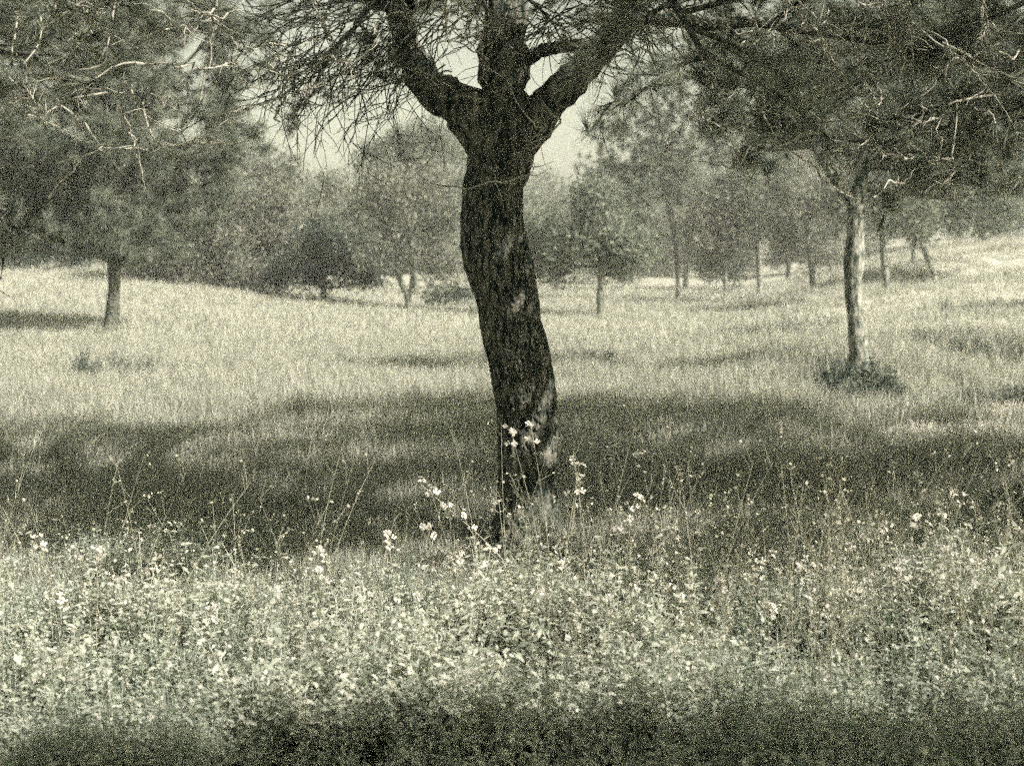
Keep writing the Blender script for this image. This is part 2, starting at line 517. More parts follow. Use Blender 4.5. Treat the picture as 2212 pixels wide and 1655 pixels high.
# ---- the big pine in the middle
YT = 7.7
edges = [(1240, 1022, 1258), (1215, 1044, 1234), (1185, 1062, 1214), (1120, 1077, 1202), (1050, 1078, 1200), (950, 1076, 1205), (900, 1073, 1203), (850, 1070, 1198), (800, 1060, 1193),
         (750, 1050, 1185), (700, 1036, 1172), (650, 1032, 1163), (600, 1020, 1150), (550, 1000, 1141), (500, 993, 1135), (450, 996, 1130), (400, 1001, 1130),
         (350, 1010, 1133), (300, 1016, 1140), (255, 1022, 1136), (215, 1040, 1130)]
base = np.array([at(1140, 1200, YT)[0], YT, gz(0, YT)])
main = thing('pine_tree', 'big dark pine with forked bending trunk in the middle of the meadow', 'tree', base)


def bark_tube(ctr, rad, sides, rings, amp, seed):
    """trunk with raised bark plates and sunken fissures"""
    c, t = resample(ctr, rings)
    r = np.interp(t, np.linspace(0, 1, len(rad)), rad)
    L = np.linalg.norm(np.diff(ctr, axis=0), axis=1).sum()
    rr = np.random.default_rng(seed)
    R = float(np.mean(rad)); circ = 2 * math.pi * R
    nc = int(L * circ / (0.030 * 0.085))
    cz = rr.uniform(0, L, nc); ct = rr.uniform(0, circ, nc); ch = rr.uniform(.5, 1.2, nc)
    th = np.linspace(0, 2 * math.pi, sides, endpoint=False)
    Z, TH = np.meshgrid(t * L, th * R, indexing='ij')
    Zw = Z + .05 * (vnoise(TH * 40, Z * 22, 5) - .5) + .02 * (vnoise(TH * 110, Z * 70, 15) - .5); Tw = TH + .03 * (vnoise(TH * 35, Z * 20, 6) - .5) + .012 * (vnoise(TH * 120, Z * 90, 16) - .5)
    d1 = np.full(Z.shape, 9.); d2 = np.full(Z.shape, 9.); hh = np.ones(Z.shape)
    for a, b, h in zip(cz, ct, ch):
        dt = np.abs(Tw - b); dt = np.minimum(dt, circ - dt)
        d = np.sqrt(((Zw - a) / 2.9) ** 2 + dt ** 2)
        m = d < d1
        d2 = np.where(m, d1, np.minimum(d2, d)); hh = np.where(m, h, hh); d1 = np.where(m, d, d1)
    plate = smooth(0.001, 0.0065, d2 - d1) * (.35 + .65 * hh)
    big = vnoise(TH * 5, Z * 3, 8) - .5
    rfull = r[:, None] + amp * (plate - .6) + .018 * big + .007 * (vnoise(TH * 130, Z * 60, 2) - .5)
    T = np.gradient(c, axis=0); T /= np.linalg.norm(T, axis=1, keepdims=True)
    A = np.cross(T, [0, 1.0, 0]); A /= np.linalg.norm(A, axis=1, keepdims=True); B = np.cross(T, A)
    V = c[:, None] + rfull[..., None] * (np.cos(th)[None, :, None] * A[:, None] + np.sin(th)[None, :, None] * B[:, None])
    i = np.arange(rings - 1)[:, None] * sides; j = np.arange(sides)[None, :]; k = (j + 1) % sides
    return V.reshape(-1, 3), np.stack([i + j, i + k, i + sides + k, i + sides + j], -1).reshape(-1, 4)


ctr, rad = [], []
for y, a, b in edges:
    p = at((a + b) / 2, y, YT); q = at(b, y, YT)
    ctr.append(p + np.array([0, .05 * math.sin(y * .008), 0])); rad.append((q - p)[0])
V, Q = bark_tube(np.array(ctr), np.array(rad), 220, 460, .013, 3)
link('trunk', mesh_np('trunk', V - base, Q, M_BARK, True), main)

MAIN_TIPS = []
limbs = [([(1075, 330, 0), (1010, 240, 0), (935, 190, 0), (882, 110, -.1), (868, 50, -.2), (835, -60, -.4), (760, -190, -.7)], [55, 52, 38, 29, 27, 24, 18]),
         ([(1080, 290, .02), (1087, 200, .05), (1086, 120, .05), (1092, 40, .05), (1080, -70, .1), (1100, -260, .3), (1085, -420, .4)], [52, 50, 46, 44, 40, 32, 22]),
         ([(1085, 400, 0), (1120, 315, .05), (1185, 225, .1), (1245, 165, .1), (1305, 98, .15), (1348, 40, .2), (1390, -50, .3), (1470, -170, .4)], [45, 46, 38, 34, 31, 30, 26, 20]),
         ([(1110, 150, .1), (1170, 112, .15), (1240, 100, .1), (1300, 88, .12)], [17, 14, 13, 13])]
LIMBPT = []
for pts, rr in limbs:
    P3 = np.array([at(x, y, YT + d) for x, y, d in pts])
    c, t = resample(P3, 40)
    r = np.interp(t, np.linspace(0, 1, len(rr)), rr) / 400.
    mb = MB(); mb.tube(c - base, r * (1 + .08 * rng.normal(size=40)), 20, .16, len(LIMBPT) + 2)
    link('limb', mb.mesh('limb', M_BARK), main)
    LIMBPT.append((c, r))
# boughs spreading from the limbs above the frame and down into its upper corners
spec_main = dict(wig=.13, rise=(-.10, -.05, .25), kids=(9, 6), bare=(.25, .2), ratio=.40, tufts=5)
# (x, y, D of the bough's foot), direction, length
boughs = [((860, 20, 7.4), (-1, -.15, .28), 2.6), ((850, -20, 7.3), (-.9, .5, .40), 2.4), ((830, -70, 7.3), (-.8, -.7, .40), 1.9),
          ((800, -120, 7.1), (-1, .1, .25), 2.4), ((770, -180, 7.0), (-.4, .8, .3), 2.2), ((1080, -90, 7.8), (-.35, .9, .3), 2.4),
          ((1080, -100, 7.8), (.3, 1, .3), 2.5), ((1095, -240, 8), (-.6, .5, .5), 2.0), ((1095, -250, 8), (.7, .5, .5), 2.0), ((1085, -330, 8.1), (.1, -.6, .8), 1.6),
          ((1350, 30, 7.9), (1, .4, .15), 2.1), ((1385, -40, 8), (.8, .9, .25), 2.2), ((1420, -100, 8), (1, -.1, .3), 1.9),
          ((1460, -160, 8.1), (.4, .5, .6), 1.8), ((1440, -130, 8.1), (-.1, -.8, .5), 1.5), 
          ((1085, -190, 8), (.45, -1, .05), 2.9), ((1085, -210, 8), (.1, -1, .1), 2.8), ((1085, -230, 8), (-.25, -1, .05), 2.8), ((1085, -250, 8), (-.7, -.9, .05), 2.6), ((1380, -60, 8), (.2, -1, .2), 2.4),
          ((1088, 0, 8), (.4, 1, .12), 2.2), ((1085, -30, 8), (-.4, 1, .12), 2.2), ((880, 10, 7.4), (.3, 1, .15), 2.2), ((1420, -100, 8), (.45, -1, .02), 2.7), ((1430, -110, 8), (.1, -1, .02), 2.9), ((1400, -80, 8), (-.2, -1, .1), 2.7)]
for (x, y, D), d, L in boughs:
    mb = MB(); tips = []
    grow(at(x, y, D), d, L, .045, 0, 2, mb, tips, spec_main)
    mb.V = [v - base for v in mb.V]
    link('bough', mb.mesh('bough', M_BARK), main)
    MAIN_TIPS += tips
needles_from(MAIN_TIPS, main, base, SRC_NEEDLE, .8, 1.25)

# pale dead twigs that catch the light, each a piece of its own
def dead_twig(pts, D, org, parent):
    P3, t = resample([at(x, y, D + .12 * math.sin(i * 1.7 + x)) for i, (x, y) in enumerate(pts)], 6 * len(pts))
    for end in (0, -1):                                   # carries on as a thinning wisp at both ends
        d = P3[end] - P3[4 if end == 0 else -5]; d /= np.linalg.norm(d); l = rng.uniform(.12, .3); q = [P3[end]]
        for k in range(5):
            d = d + rng.normal(0, .13, 3); d /= np.linalg.norm(d); q.append(q[-1] + d * l / 5)
        P3 = np.concatenate([np.array(q[:0:-1]), P3]) if end == 0 else np.concatenate([P3, np.array(q[1:])])
    n = len(P3); t = np.linspace(0, 1, n)
    P3 = P3 + np.stack([vnoise(t * 9 + k * 31 + pts[0][0], t * 0, 12) - .5 for k in range(3)], 1) * .035
    mb = MB(); mb.tube(P3 - org, .0054 * np.clip(1.15 - np.abs(t - .35) * 1.4, .25, 1) * (1 + .12 * rng.normal(size=n)), 6)
    for q in range(6):
        i = int(rng.integers(2, n - 3)); d = P3[i + 1] - P3[i]; d /= np.linalg.norm(d); q = [P3[i]]
        d = d + rng.normal(0, .7, 3); l = rng.uniform(.06, .26)
        for k in range(5):
            d = d / np.linalg.norm(d); q.append(q[-1] + d * l / 5); d = d + rng.normal(0, .25, 3)
        mb.tube(np.array(q) - org, np.linspace(.0034, .0012, 6), 4)
    link('dead_twig', mb.mesh('dead_twig', M_TWIG), parent)


twigs = [([(858, -15), (880, 30), (905, 58), (935, 64), (985, 45), (1022, 43)], 7.2), ([(1100, 15), (1082, 60), (1066, 98), (1030, 110), (1005, 98), (975, 82), (953, 88)], 7.2),
         ([(815, 48), (860, 28), (905, 22), (935, 10)], 7.1), ([(565, 150), (610, 162), (660, 155), (705, 125), (765, 92)], 7.0), ([(138, 378), (165, 358), (185, 332), (215, 320), (240, 322)], 6.9),
         ([(905, 160), (950, 172), (985, 190)], 7.5), ([(1432, 345), (1445, 300), (1475, 272), (1510, 240)], 7.2), ([(1020, 405), (1060, 398), (1105, 388), (1145, 372), (1160, 360)], 7.35),
         ([(1235, 60), (1270, 48), (1300, 50), (1310, 66)], 7.4), ([(1290, 0), (1310, 30), (1345, 42), (1400, 48), (1440, 52)], 7.4), ([(640, 205), (665, 196), (690, 180), (720, 172)], 6.9),
         ([(355, 140), (400, 145), (425, 142)], 6.9), ([(480, 250), (510, 238), (545, 232), (575, 220)], 7.0), ([(410, 310), (450, 300), (485, 270)], 7.0), ([(270, 260), (288, 300), (296, 325)], 6.9),
         ([(1150, 262), (1170, 285), (1155, 300)], 7.45), ([(1190, 240), (1215, 262), (1180, 300), (1150, 320)], 7.45), ([(1500, 5), (1470, 25), (1440, 22)], 7.3), ([(1560, 65), (1610, 70), (1650, 55)], 7.3),
         ([(995, 20), (1010, 55), (1012, 75)], 7.2), ([(940, 0), (958, 20), (962, 45)], 7.2), ([(1055, 115), (1045, 140), (1040, 165)], 7.3), ([(1082, 75), (1100, 95), (1118, 102)], 7.2),
         ([(440, 35), (480, 38), (520, 25)], 7.0), ([(1360, 20), (1375, 60), (1385, 75)], 7.4), ([(1480, 80), (1500, 120), (1530, 150), (1540, 185)], 7.3), ([(1415, 130), (1450, 160), (1470, 210)], 7.3)]
for pts, D in twigs:
    dead_twig(pts, D, base, main)
rt_ = np.random.default_rng(41)


def stray_twig(x0, x1, y0, y1, org, parent):
    x, y = rt_.uniform(x0, x1), rt_.uniform(y0, y1); a = rt_.uniform(-.9, .9) + (math.pi if rt_.uniform() < .5 else 0)
    pts = [(x, y)]
    for k in range(3):
        a += rt_.normal(0, .45); l = rt_.uniform(14, 34); pts.append((pts[-1][0] + l * math.cos(a), pts[-1][1] + l * math.sin(a)))
    dead_twig(pts, rt_.uniform(6.8, 7.5), org, parent)


for k in range(46):
    stray_twig(*((560, 1500, -10, 130) if k % 2 else (30, 620, 10, 330)), base, main)
# hair-fine dark twigs crossing the sky gap left of the fork
mb = MB()
for q in range(260):
    x0, y0 = rng.uniform(630, 980), rng.uniform(-20, 170)
    if q % 4 == 0: x0, y0 = rng.uniform(1130, 1420), rng.uniform(-20, 80)
    p = at(x0, y0, rng.uniform(6.9, 7.8)); sgn = -1 if x0 < 1100 else rng.choice([-1, 1])
    d = np.array([sgn * rng.uniform(.4, 1.0), rng.uniform(-.3, .3), -rng.uniform(.25, .75)]); d /= np.linalg.norm(d)
    L = rng.uniform(.25, .75); pts = [p]
    for k in range(6):
        d = d + rng.normal(0, .30, 3); d /= np.linalg.norm(d); pts.append(pts[-1] + d * L / 6)
        if k > 1 and rng.uniform() < .7:
            e = d + rng.normal(0, .6, 3); e /= np.linalg.norm(e); l = rng.uniform(.08, .22)
            mb.tube(np.array([pts[-1], pts[-1] + e * l * .5, pts[-1] + e * l + rng.normal(0, .015, 3)]) - base, [.0025, .002, .001], 3)
    mb.tube(np.array(pts) - base, np.linspace(.0040, .0014, 7), 4)
link('fine_twigs', mb.mesh('fine_twigs', M_TWIGD), main, kind='stuff')


# ---- generated pines: trunk, boughs, needles
def pine(label, x, y, h, r, crown0, R, nb, group=None, lean=(0, 0), spec=None, src=SRC_NEEDLE, ts=(.8, 1.25), mat=M_BARK, skip=None, name='pine_tree', extra=(), seed=2):
    global rng
    rng = np.random.default_rng(seed + int(abs(x) * 100))
    b = np.array([x, y, gz(x, y)])
    t = thing(name, label, 'tree', b, group)
    n = 14
    u = np.linspace(0, 1, n)
    c = np.stack([lean[0] * u ** 1.3 + .1 * np.sin(u * 5 + x), lean[1] * u + .08 * np.cos(u * 4 + y), u * h - .15], 1)
    rr = r * (1.12 - .85 * u); rr[0] *= 1.35
    mb = MB(); mb.tube(c, rr, 14, .10, int(abs(x * 7)))
    link('trunk', mb.mesh('trunk', mat), t)
    tips = []
    for k in range(nb):
        f = crown0 + (1 - crown0) * (k + rng.uniform()) / nb
        p = np.array([np.interp(f, u, c[:, i]) for i in range(3)])
        a = k * 2.4 + rng.uniform(-.4, .4)
        d = np.array([math.cos(a), math.sin(a), .15 + .7 * (f - crown0)])
        if skip and skip(a):
            continue
        L = R * (1.1 - .75 * ((f - crown0) / (1 - crown0)) ** 1.5) * rng.uniform(.8, 1.1)
        mb = MB(); grow(p, d, L, r * .30, 0, 2, mb, tips, spec or spec_main)
        link('bough', mb.mesh('bough', mat), t)
    for p, d, L in extra:
        mb = MB(); grow(np.array(p) - b, d, L, r * .16, 0, 2, mb, tips, spec_over)
        link('bough', mb.mesh('bough', mat), t)
    ORIGIN[0] = b
    needles_from(tips, t, np.zeros(3), src, *ts)
    ORIGIN[0] = np.zeros(3)
    return t, b


# the neighbour whose boughs hang into the right of the picture, and the one behind the viewer that shades the foreground
spec_over = dict(wig=.12, rise=(.04, .02, .2), kids=(9, 6), bare=(.2, .15), ratio=.34, tufts=6)
spec_dense = dict(wig=.13, rise=(-.15, -.05, .2), kids=(10, 7), bare=(.15, .15), ratio=.42, tufts=6)
ex = []
for (px, py, D) in [(2060, 30, 7.6), (1790, -30, 7.8), (1870, 90, 7.6), (2190, 110, 7.4), (1950, 0, 8.4)]:
    tip = at(px, py, D); foot = np.array([6.1, 8.4, tip[2] + .55]); v = tip - foot
    ex.append((foot + v * .25, v / np.linalg.norm(v) + np.array([0, 0, .08]), np.linalg.norm(v) * .78))
near_pine, nb_ = pine('pine outside the right edge whose long needled boughs hang into the top right corner', 6.4, 8.6, 6.6, .19, .50, 3.6, 24, extra=ex, spec=spec_dense, ts=(1.1, 1.6))
pine('pine outside the right edge nearer the viewer, shading the grass before the big trunk', 7.0, 6.0, 5.2, .15, .55, 2.2, 22, spec=spec_dense, ts=(1.0, 1.5))
pine('pine behind the viewer casting shade on the weeds at the bottom left', 2.45, -0.1, 4.9, .16, .62, 2.0, 64, spec=spec_dense, ts=(1.4, 2.0))
pine('pine behind the viewer casting shade on the weeds at the bottom right', 4.9, -0.05, 4.9, .16, .62, 2.1, 64, spec=spec_dense, ts=(1.4, 2.0))
pine('pine just outside the right edge arching over the grass before the big trunk', 3.4, 5.4, 5.2, .15, .64, 2.1, 24, spec=spec_dense, ts=(1.0, 1.5))
rt = [([(1850, 125), (1843, 85), (1848, 50), (1860, 15)], 7.0), ([(1866, 125), (1866, 70), (1862, 15)], 7.0), ([(1912, 125), (1918, 75), (1905, 30), (1898, -5)], 7.0),
      ([(1938, 108), (1935, 60), (1937, 30), (1958, 8)], 7.0), ([(1948, 112), (1960, 70), (1965, 45), (1960, 10)], 7.0), ([(1962, 305), (1972, 275), (1990, 255), (1996, 215)], 7.2),
      ([(1780, 40), (1795, 80), (1800, 115)], 7.0), ([(2120, -5), (2125, 30), (2122, 60)], 7.0), ([(1815, 260), (1850, 262), (1880, 245), (1900, 225)], 7.2), ([(1830, 380), (1845, 340), (1870, 315)], 7.4),
      ([(2165, 330), (2160, 380), (2165, 420)], 7.4), ([(2060, 330), (2058, 380), (2062, 410)], 7.4), ([(2100, 150), (2130, 185), (2140, 200)], 7.2)]
for pts, D in rt:
    dead_twig(pts, D, nb_, near_pine)
for k in range(30):
    stray_twig(1480, 2200, 0, 400, nb_, near_pine)

pine('added unseen pine behind the viewer on the left, cutting sky light', -3.2, -3.2, 6.8, .2, .35, 3.0, 26, spec=spec_dense, ts=(1.4, 2.0))  # two unseen pines added to cut sky light on the foreground
pine('added unseen pine straight behind the viewer, cutting sky light', 1.6, -4.6, 7.0, .2, .35, 3.0, 26, spec=spec_dense, ts=(1.4, 2.0))
ex = []
for (px, py, D) in [(60, 120, 8.2), (190, 160, 8.6), (20, 230, 8.0), (330, 40, 8.4), (130, 20, 8.0), (280, 130, 9.4), (330, 180, 9.8), (400, 90, 9.2), (240, 60, 8.6), (90, 210, 9)]:
    tip = at(px, py, D); foot = np.array([-6.0, 9.6, tip[2] + .5]); v = tip - foot
    ex.append((foot + v * .25, v / np.linalg.norm(v) + np.array([0, 0, .08]), np.linalg.norm(v) * .78))
pine('pine outside the left edge whose needled boughs hang into the top left corner', -6.2, 9.6, 6.6, .19, .42, 3.2, 14, extra=ex, spec=spec_dense)


SRC_HERO = [source('long_needle_tuft', *needle_tuft(44, .19, .0017, r0, 1.1), M_NEEDLE) for _ in range(4)]


def hero_tufts(spots, parent, org):
    P, D, mb = [], [], MB()
    for x, y, d in spots:
        p = at(x, y, d); v = np.array([rng.normal(0, .5), rng.normal(0, .4) - .3, rng.normal(-.25, .5)]); v /= np.linalg.norm(v)
        q = [p]; w = -v + np.array([0, 0, .5])
        for k in range(6):
            w = w / np.linalg.norm(w) + rng.normal(0, .15, 3); q.append(q[-1] + w * .07)
        mb.tube(np.array(q) - org, np.linspace(.004, .007, 7), 5)
        P.append(p - org); D.append(v)
    link('needle_shoots', mb.mesh('needle_shoots', M_TWIG), parent, kind='stuff')
    scatter('needles', P, dir_to_euler(np.array(D)), rng.uniform(.8, 1.15, len(P)), SRC_HERO, parent)


hero_tufts(HERO_R, near_pine, nb_)
hero_tufts(HERO_L, main, base)


# ---- trees across the meadow: trunk and limbs, and a crown of leaf or needle clumps in uneven lobes
def lobe_tree(label, px, D, stems, lobes, src, dens, name, cat='tree', group=None, mat=M_BARK2, ts=(.75, 1.35), r=.1, nlimb=6, by=None):
    """stems: list of polylines in px; lobes: (x, y, rx, ry, dD) in px at depth D"""
    x = at(px, 600, D)[0]
    b = np.array([x, D, gz(x, D)])
    t = thing(name, label, cat, b, group)
    mpp = D / F
    C = np.array([at(l[0], l[1], D + l[4]) for l in lobes])
    for l, cc in zip(lobes, C):                              # nothing sinks into the rising ground
        cc[2] = max(cc[2], gz(cc[0], cc[1]) + l[3] * mpp * .7)
    mb = MB(); tops = [b[None, :]] if not stems else []
    for si, st in enumerate(stems):
        P3 = [at(q[0], q[1], D + (q[3] if len(q) > 3 else 0)) for q in st]
        if by is None or si == 0:
            P3[0] = np.array([P3[0][0], D, gz(P3[0][0], D) - .1])
        rr = [q[2] * mpp for q in st]
        c, u = resample(P3, 18); rad_ = np.interp(u, np.linspace(0, 1, len(rr)), rr)
        rad_[0] *= 1.25
        mb.tube(c - b, rad_ * (1 + .07 * rng.normal(size=18)), 9, .1, si + int(px))
        tops.append(c[7:])
    tops = np.concatenate(tops)
    for k, cc in enumerate(C):
        s = tops[np.argmin(np.linalg.norm(tops - cc, axis=1) + 3 * np.maximum(0, tops[:, 2] - cc[2] + .15))]
        m = (s + cc) / 2 + rng.normal(0, .12, 3) - np.array([0, 0, .1])
        c, u = resample([s, m, cc, cc + (cc - m) * .5 + rng.normal(0, .1, 3)], 9)
        mb.tube(c - b, np.linspace(1, .15, 9) * r * .45, 5)
    if True:
        link('trunk' if stems else 'stems', mb.mesh('trunk', mat), t)
    P, Sc = [], []
    for l, cc in zip(lobes, C):
        rx, rz = l[2] * mpp, l[3] * mpp
        ry = .5 * (rx + rz)
        n = max(8, int(dens * 1.8 * (rx * ry + rz * rx + rz * ry) * 4))
        p = rng.normal(size=(n, 3)); p /= np.linalg.norm(p, axis=1, keepdims=True)
        q = p * rng.uniform(.25, 1.12, (n, 1)) ** .55
        bl = vnoise(q[:, 0] * 2.3 + cc[0] * 3, q[:, 2] * 2.3 + q[:, 1] * 1.7, 21)          # gaps
        q = q[bl > .36]
        P.append(cc - b + q * np.array([rx, ry, rz]))
        Sc.append(rng.uniform(*ts, len(q)))
    P = np.concatenate(P); Sc = np.concatenate(Sc)
    k = P[:, 2] > .12
    P, Sc = P[k], Sc[k]
    scatter('crown', P, rng.uniform(0, 6.28, (len(P), 3)), Sc, src, t)
    return t


GP = 'trees across the meadow'
# left pine, trunk foot in the bright field
lobe_tree('left pine with thin dark trunk standing alone in the bright field', 245, 29, [[(232, 732, 14), (241, 690, 14), (246, 640, 14), (247, 590, 14), (250, 520, 13), (245, 420, 10), (240, 250, 7)]],
          [(60, 470, 110, 70, 1), (230, 480, 130, 70, -1), (380, 490, 90, 70, 1), (140, 380, 150, 80, 0), (320, 390, 130, 90, 1), (40, 330, 110, 90, 0), (200, 280, 150, 90, -1), (380, 280, 110, 80, 0),
           (90, 180, 130, 90, 0), (280, 170, 140, 100, 0), (200, 70, 150, 90, 0), (20, 530, 60, 35, 0), (270, 540, 70, 25, 0), (440, 200, 90, 80, 1), (100, 40, 120, 90, 1), (350, 40, 120, 90, 1), (520, 120, 90, 90, 1), (500, 20, 90, 70, 1), (150, 500, 120, 50, 1), (430, 400, 90, 80, 1), (500, 300, 80, 80, 1), (10, 430, 90, 90, 1)],
          SRC_PINE_D, 13, 'pine_tree', mat=M_BARK, r=.14)
lobe_tree('wide pale tree between the left pine and the dark round bush', 480, 46, [[(505, 640, 8), (508, 590, 8), (500, 520, 7)]],
          [(420, 560, 90, 60, 0), (540, 560, 90, 60, 0), (480, 480, 110, 70, 0), (600, 490, 100, 70, 1), (420, 400, 80, 60, 0), (540, 410, 110, 60, 0), (640, 420, 70, 50, 1), (670, 500, 60, 60, 1), (360, 480, 80, 70, 1), (580, 350, 60, 40, 1), (700, 410, 50, 36, 2), (460, 340, 70, 50, 1), (600, 570, 60, 50, 1), (340, 570, 70, 45, 1)],
          SRC_LEAF_P, 5.5, 'leafy_tree', group=None)
lobe_tree('dark broad evergreen bush at the back of the field left of the big trunk', 695, 44, [[(700, 620, 7), (698, 590, 7), (695, 570, 6)]],
          [(640, 590, 44, 34, 0), (700, 592, 60, 36, 0), (760, 594, 38, 30, 0), (680, 550, 64, 44, 0), (738, 550, 52, 44, 0), (700, 508, 50, 40, .5), (620, 560, 30, 26, .3), (590, 602, 34, 24, .2), (800, 605, 34, 20, .3), (665, 520, 36, 30, .2), (770, 570, 36, 34, .2)], SRC_LEAF_D, 6, 'round_bush', 'bush')
lobe_tree('small pale tree with a V shaped pair of stems left of the big trunk', 880, 42,
          [[(886, 662, 7), (880, 640, 7), (866, 610, 6), (858, 575, 5), (850, 520, 4)], [(884, 640, 5), (890, 610, 5), (893, 575, 4), (905, 500, 4)]],
          [(830, 540, 60, 50, 0), (920, 530, 70, 60, 0), (870, 460, 90, 60, 0), (800, 460, 50, 50, 0), (960, 450, 55, 60, 0), (860, 400, 80, 40, 0), (940, 390, 60, 40, 0), (970, 570, 40, 40, 0)], SRC_LEAF_P, 4.2, 'leafy_tree', by=1)
lobe_tree('tall dark crowned tree behind the V stemmed tree, against the sky', 865, 60, [[(900, 640, 7), (885, 500, 7), (870, 400, 5)]],
          [(800, 365, 48, 40, 0), (860, 340, 60, 50, 0), (930, 330, 60, 50, 0), (980, 360, 50, 60, 0), (890, 300, 60, 35, 0), (960, 290, 50, 40, 0), (860, 420, 80, 50, 1), (820, 330, 45, 30, 0), (790, 430, 60, 50, 1), (950, 430, 60, 60, 1)], SRC_LEAF_M, 5, 'leafy_tree')
lobe_tree('leafy tree with straight slim trunk just right of the big trunk', 1297, 38, [[(1297, 685, 9), (1297, 640, 8), (1298, 590, 7), (1297, 540, 6), (1300, 470, 4)]],
          [(1300, 505, 70, 55, 0), (1230, 520, 60, 40, 0), (1360, 530, 55, 40, 0), (1190, 560, 50, 36, 1), (1180, 500, 50, 60, 1.5), (1290, 440, 70, 40, 0), (1340, 570, 50, 30, .5)], SRC_LEAF_M, 7, 'leafy_tree')
lobe_tree('tall tree with dense crown filling the gap right of the fork', 1400, 52, [[(1465, 632, 4), (1462, 560, 5), (1450, 470, 6), (1420, 350, 5)]],
          [(1330, 400, 80, 60, 0), (1420, 380, 90, 70, 0), (1500, 400, 80, 60, 0), (1380, 300, 90, 70, 0), (1470, 290, 90, 80, 0), (1420, 210, 90, 70, 0), (1520, 200, 90, 80, 0), (1340, 470, 60, 45, 0), (1290, 350, 50, 45, 0), (1330, 250, 45, 45, 0),
           (1470, 110, 90, 80, 0), (1560, 100, 90, 90, 0), (1600, 290, 80, 80, 0)],
          SRC_PINE_D, 3.6, 'pine_tree', mat=M_BARK)
# slim trunks on the right
for lab, px, D, st, lo, sr in [
    ('thin pale sapling second from the left of the right hand row of slim trunks', 1567, 52, [(1567, 640, 4), (1567, 590, 4), (1565, 520, 4)], [(1520, 510, 55, 45, 0), (1600, 500, 60, 50, 0), (1555, 450, 70, 45, 0), (1530, 560, 40, 30, 1)], SRC_LEAF_P),
    ('slim tree with a straight trunk dark on its left side, before a leafy crown', 1640, 52, [(1642, 645, 7), (1640, 600, 6), (1638, 530, 6), (1640, 470, 5)], [(1600, 450, 60, 50, 0), (1670, 460, 70, 55, 0), (1640, 400, 80, 50, 0), (1600, 520, 40, 30, 1)], SRC_LEAF_M),
    ('slim pale barked tree left of the right hand pine', 1750, 47, [(1750, 668, 8), (1755, 620, 7), (1750, 560, 7), (1742, 500, 6), (1745, 440, 5)], [(1700, 440, 70, 55, 0), (1780, 450, 70, 60, 0), (1740, 390, 80, 55, 0), (1690, 510, 50, 36, 1)], SRC_LEAF_P),
    ('slim tree with slanting dark trunk just right of the right hand pine', 1915, 40, [(1920, 662, 9), (1915, 610, 8), (1908, 550, 7), (1905, 490, 6), (1900, 430, 5)], [(1860, 430, 80, 60, 0), (1950, 440, 80, 60, 0), (1900, 370, 100, 60, 0)], SRC_LEAF_M),
    ('short thin tree between the two slanting trunks at the right', 1975, 46, [(1972, 640, 6), (1976, 600, 6), (1974, 550, 5), (1978, 490, 5)], [(1960, 480, 60, 46, 0), (2020, 470, 70, 50, 0), (1990, 420, 80, 50, 0)], SRC_LEAF_M),
    ('thin tree leaning to the left, rightmost of the slim trunks', 2025, 43, [(2026, 632, 6), (2018, 595, 5), (2004, 560, 5), (1990, 520, 5), (1985, 450, 4)], [(1980, 400, 60, 50, 0), (2060, 440, 80, 60, 0), (2130, 450, 80, 50, 0), (2080, 380, 90, 60, 0)], SRC_LEAF_M)]:
    lobe_tree(lab, px, D, [st], lo, sr, 4.4, 'slim_tree', mat=M_PALEBARK, group='slim trees at the right of the meadow')
# the right hand pine with the bright slanting limb
lobe_tree('right hand pine with mottled sunlit trunk and a pale limb slanting up to the left', 1850, 17.0,
          [[(1856, 840, 30), (1856, 775, 23), (1849, 690, 20), (1843, 620, 20), (1845, 540, 21), (1852, 450, 17), (1860, 390, 13), (1880, 280, 8), (1890, 150, 6)],
           [(1845, 445, 12), (1800, 380, 12), (1745, 290, 10, .3), (1690, 190, 8, .4), (1640, 110, 6, .3)]],
          [(1640, 320, 70, 60, 2.0), (1700, 230, 90, 80, 2.4), (1620, 190, 90, 80, 0), (1790, 170, 100, 80, 2.0), (1700, 90, 100, 80, 0), (1880, 130, 110, 90, 0), (1960, 300, 120, 80, 0), (2080, 330, 110, 80, 0), (2170, 250, 100, 90, 0),
           (2000, 200, 110, 90, 0), (2100, 140, 110, 90, 0), (1850, 310, 70, 50, 2.0), (2150, 375, 90, 50, .3), (2030, 365, 80, 40, .5), (1960, 60, 110, 80, 0), (2120, 40, 110, 70, 0), (1800, 40, 100, 60, 0), (1600, 50, 90, 70, 0), (1560, 250, 50, 50, 0)],
          SRC_NEEDLE_F, 12, 'pine_tree', mat=M_PALEBARK, r=.12, by=1)
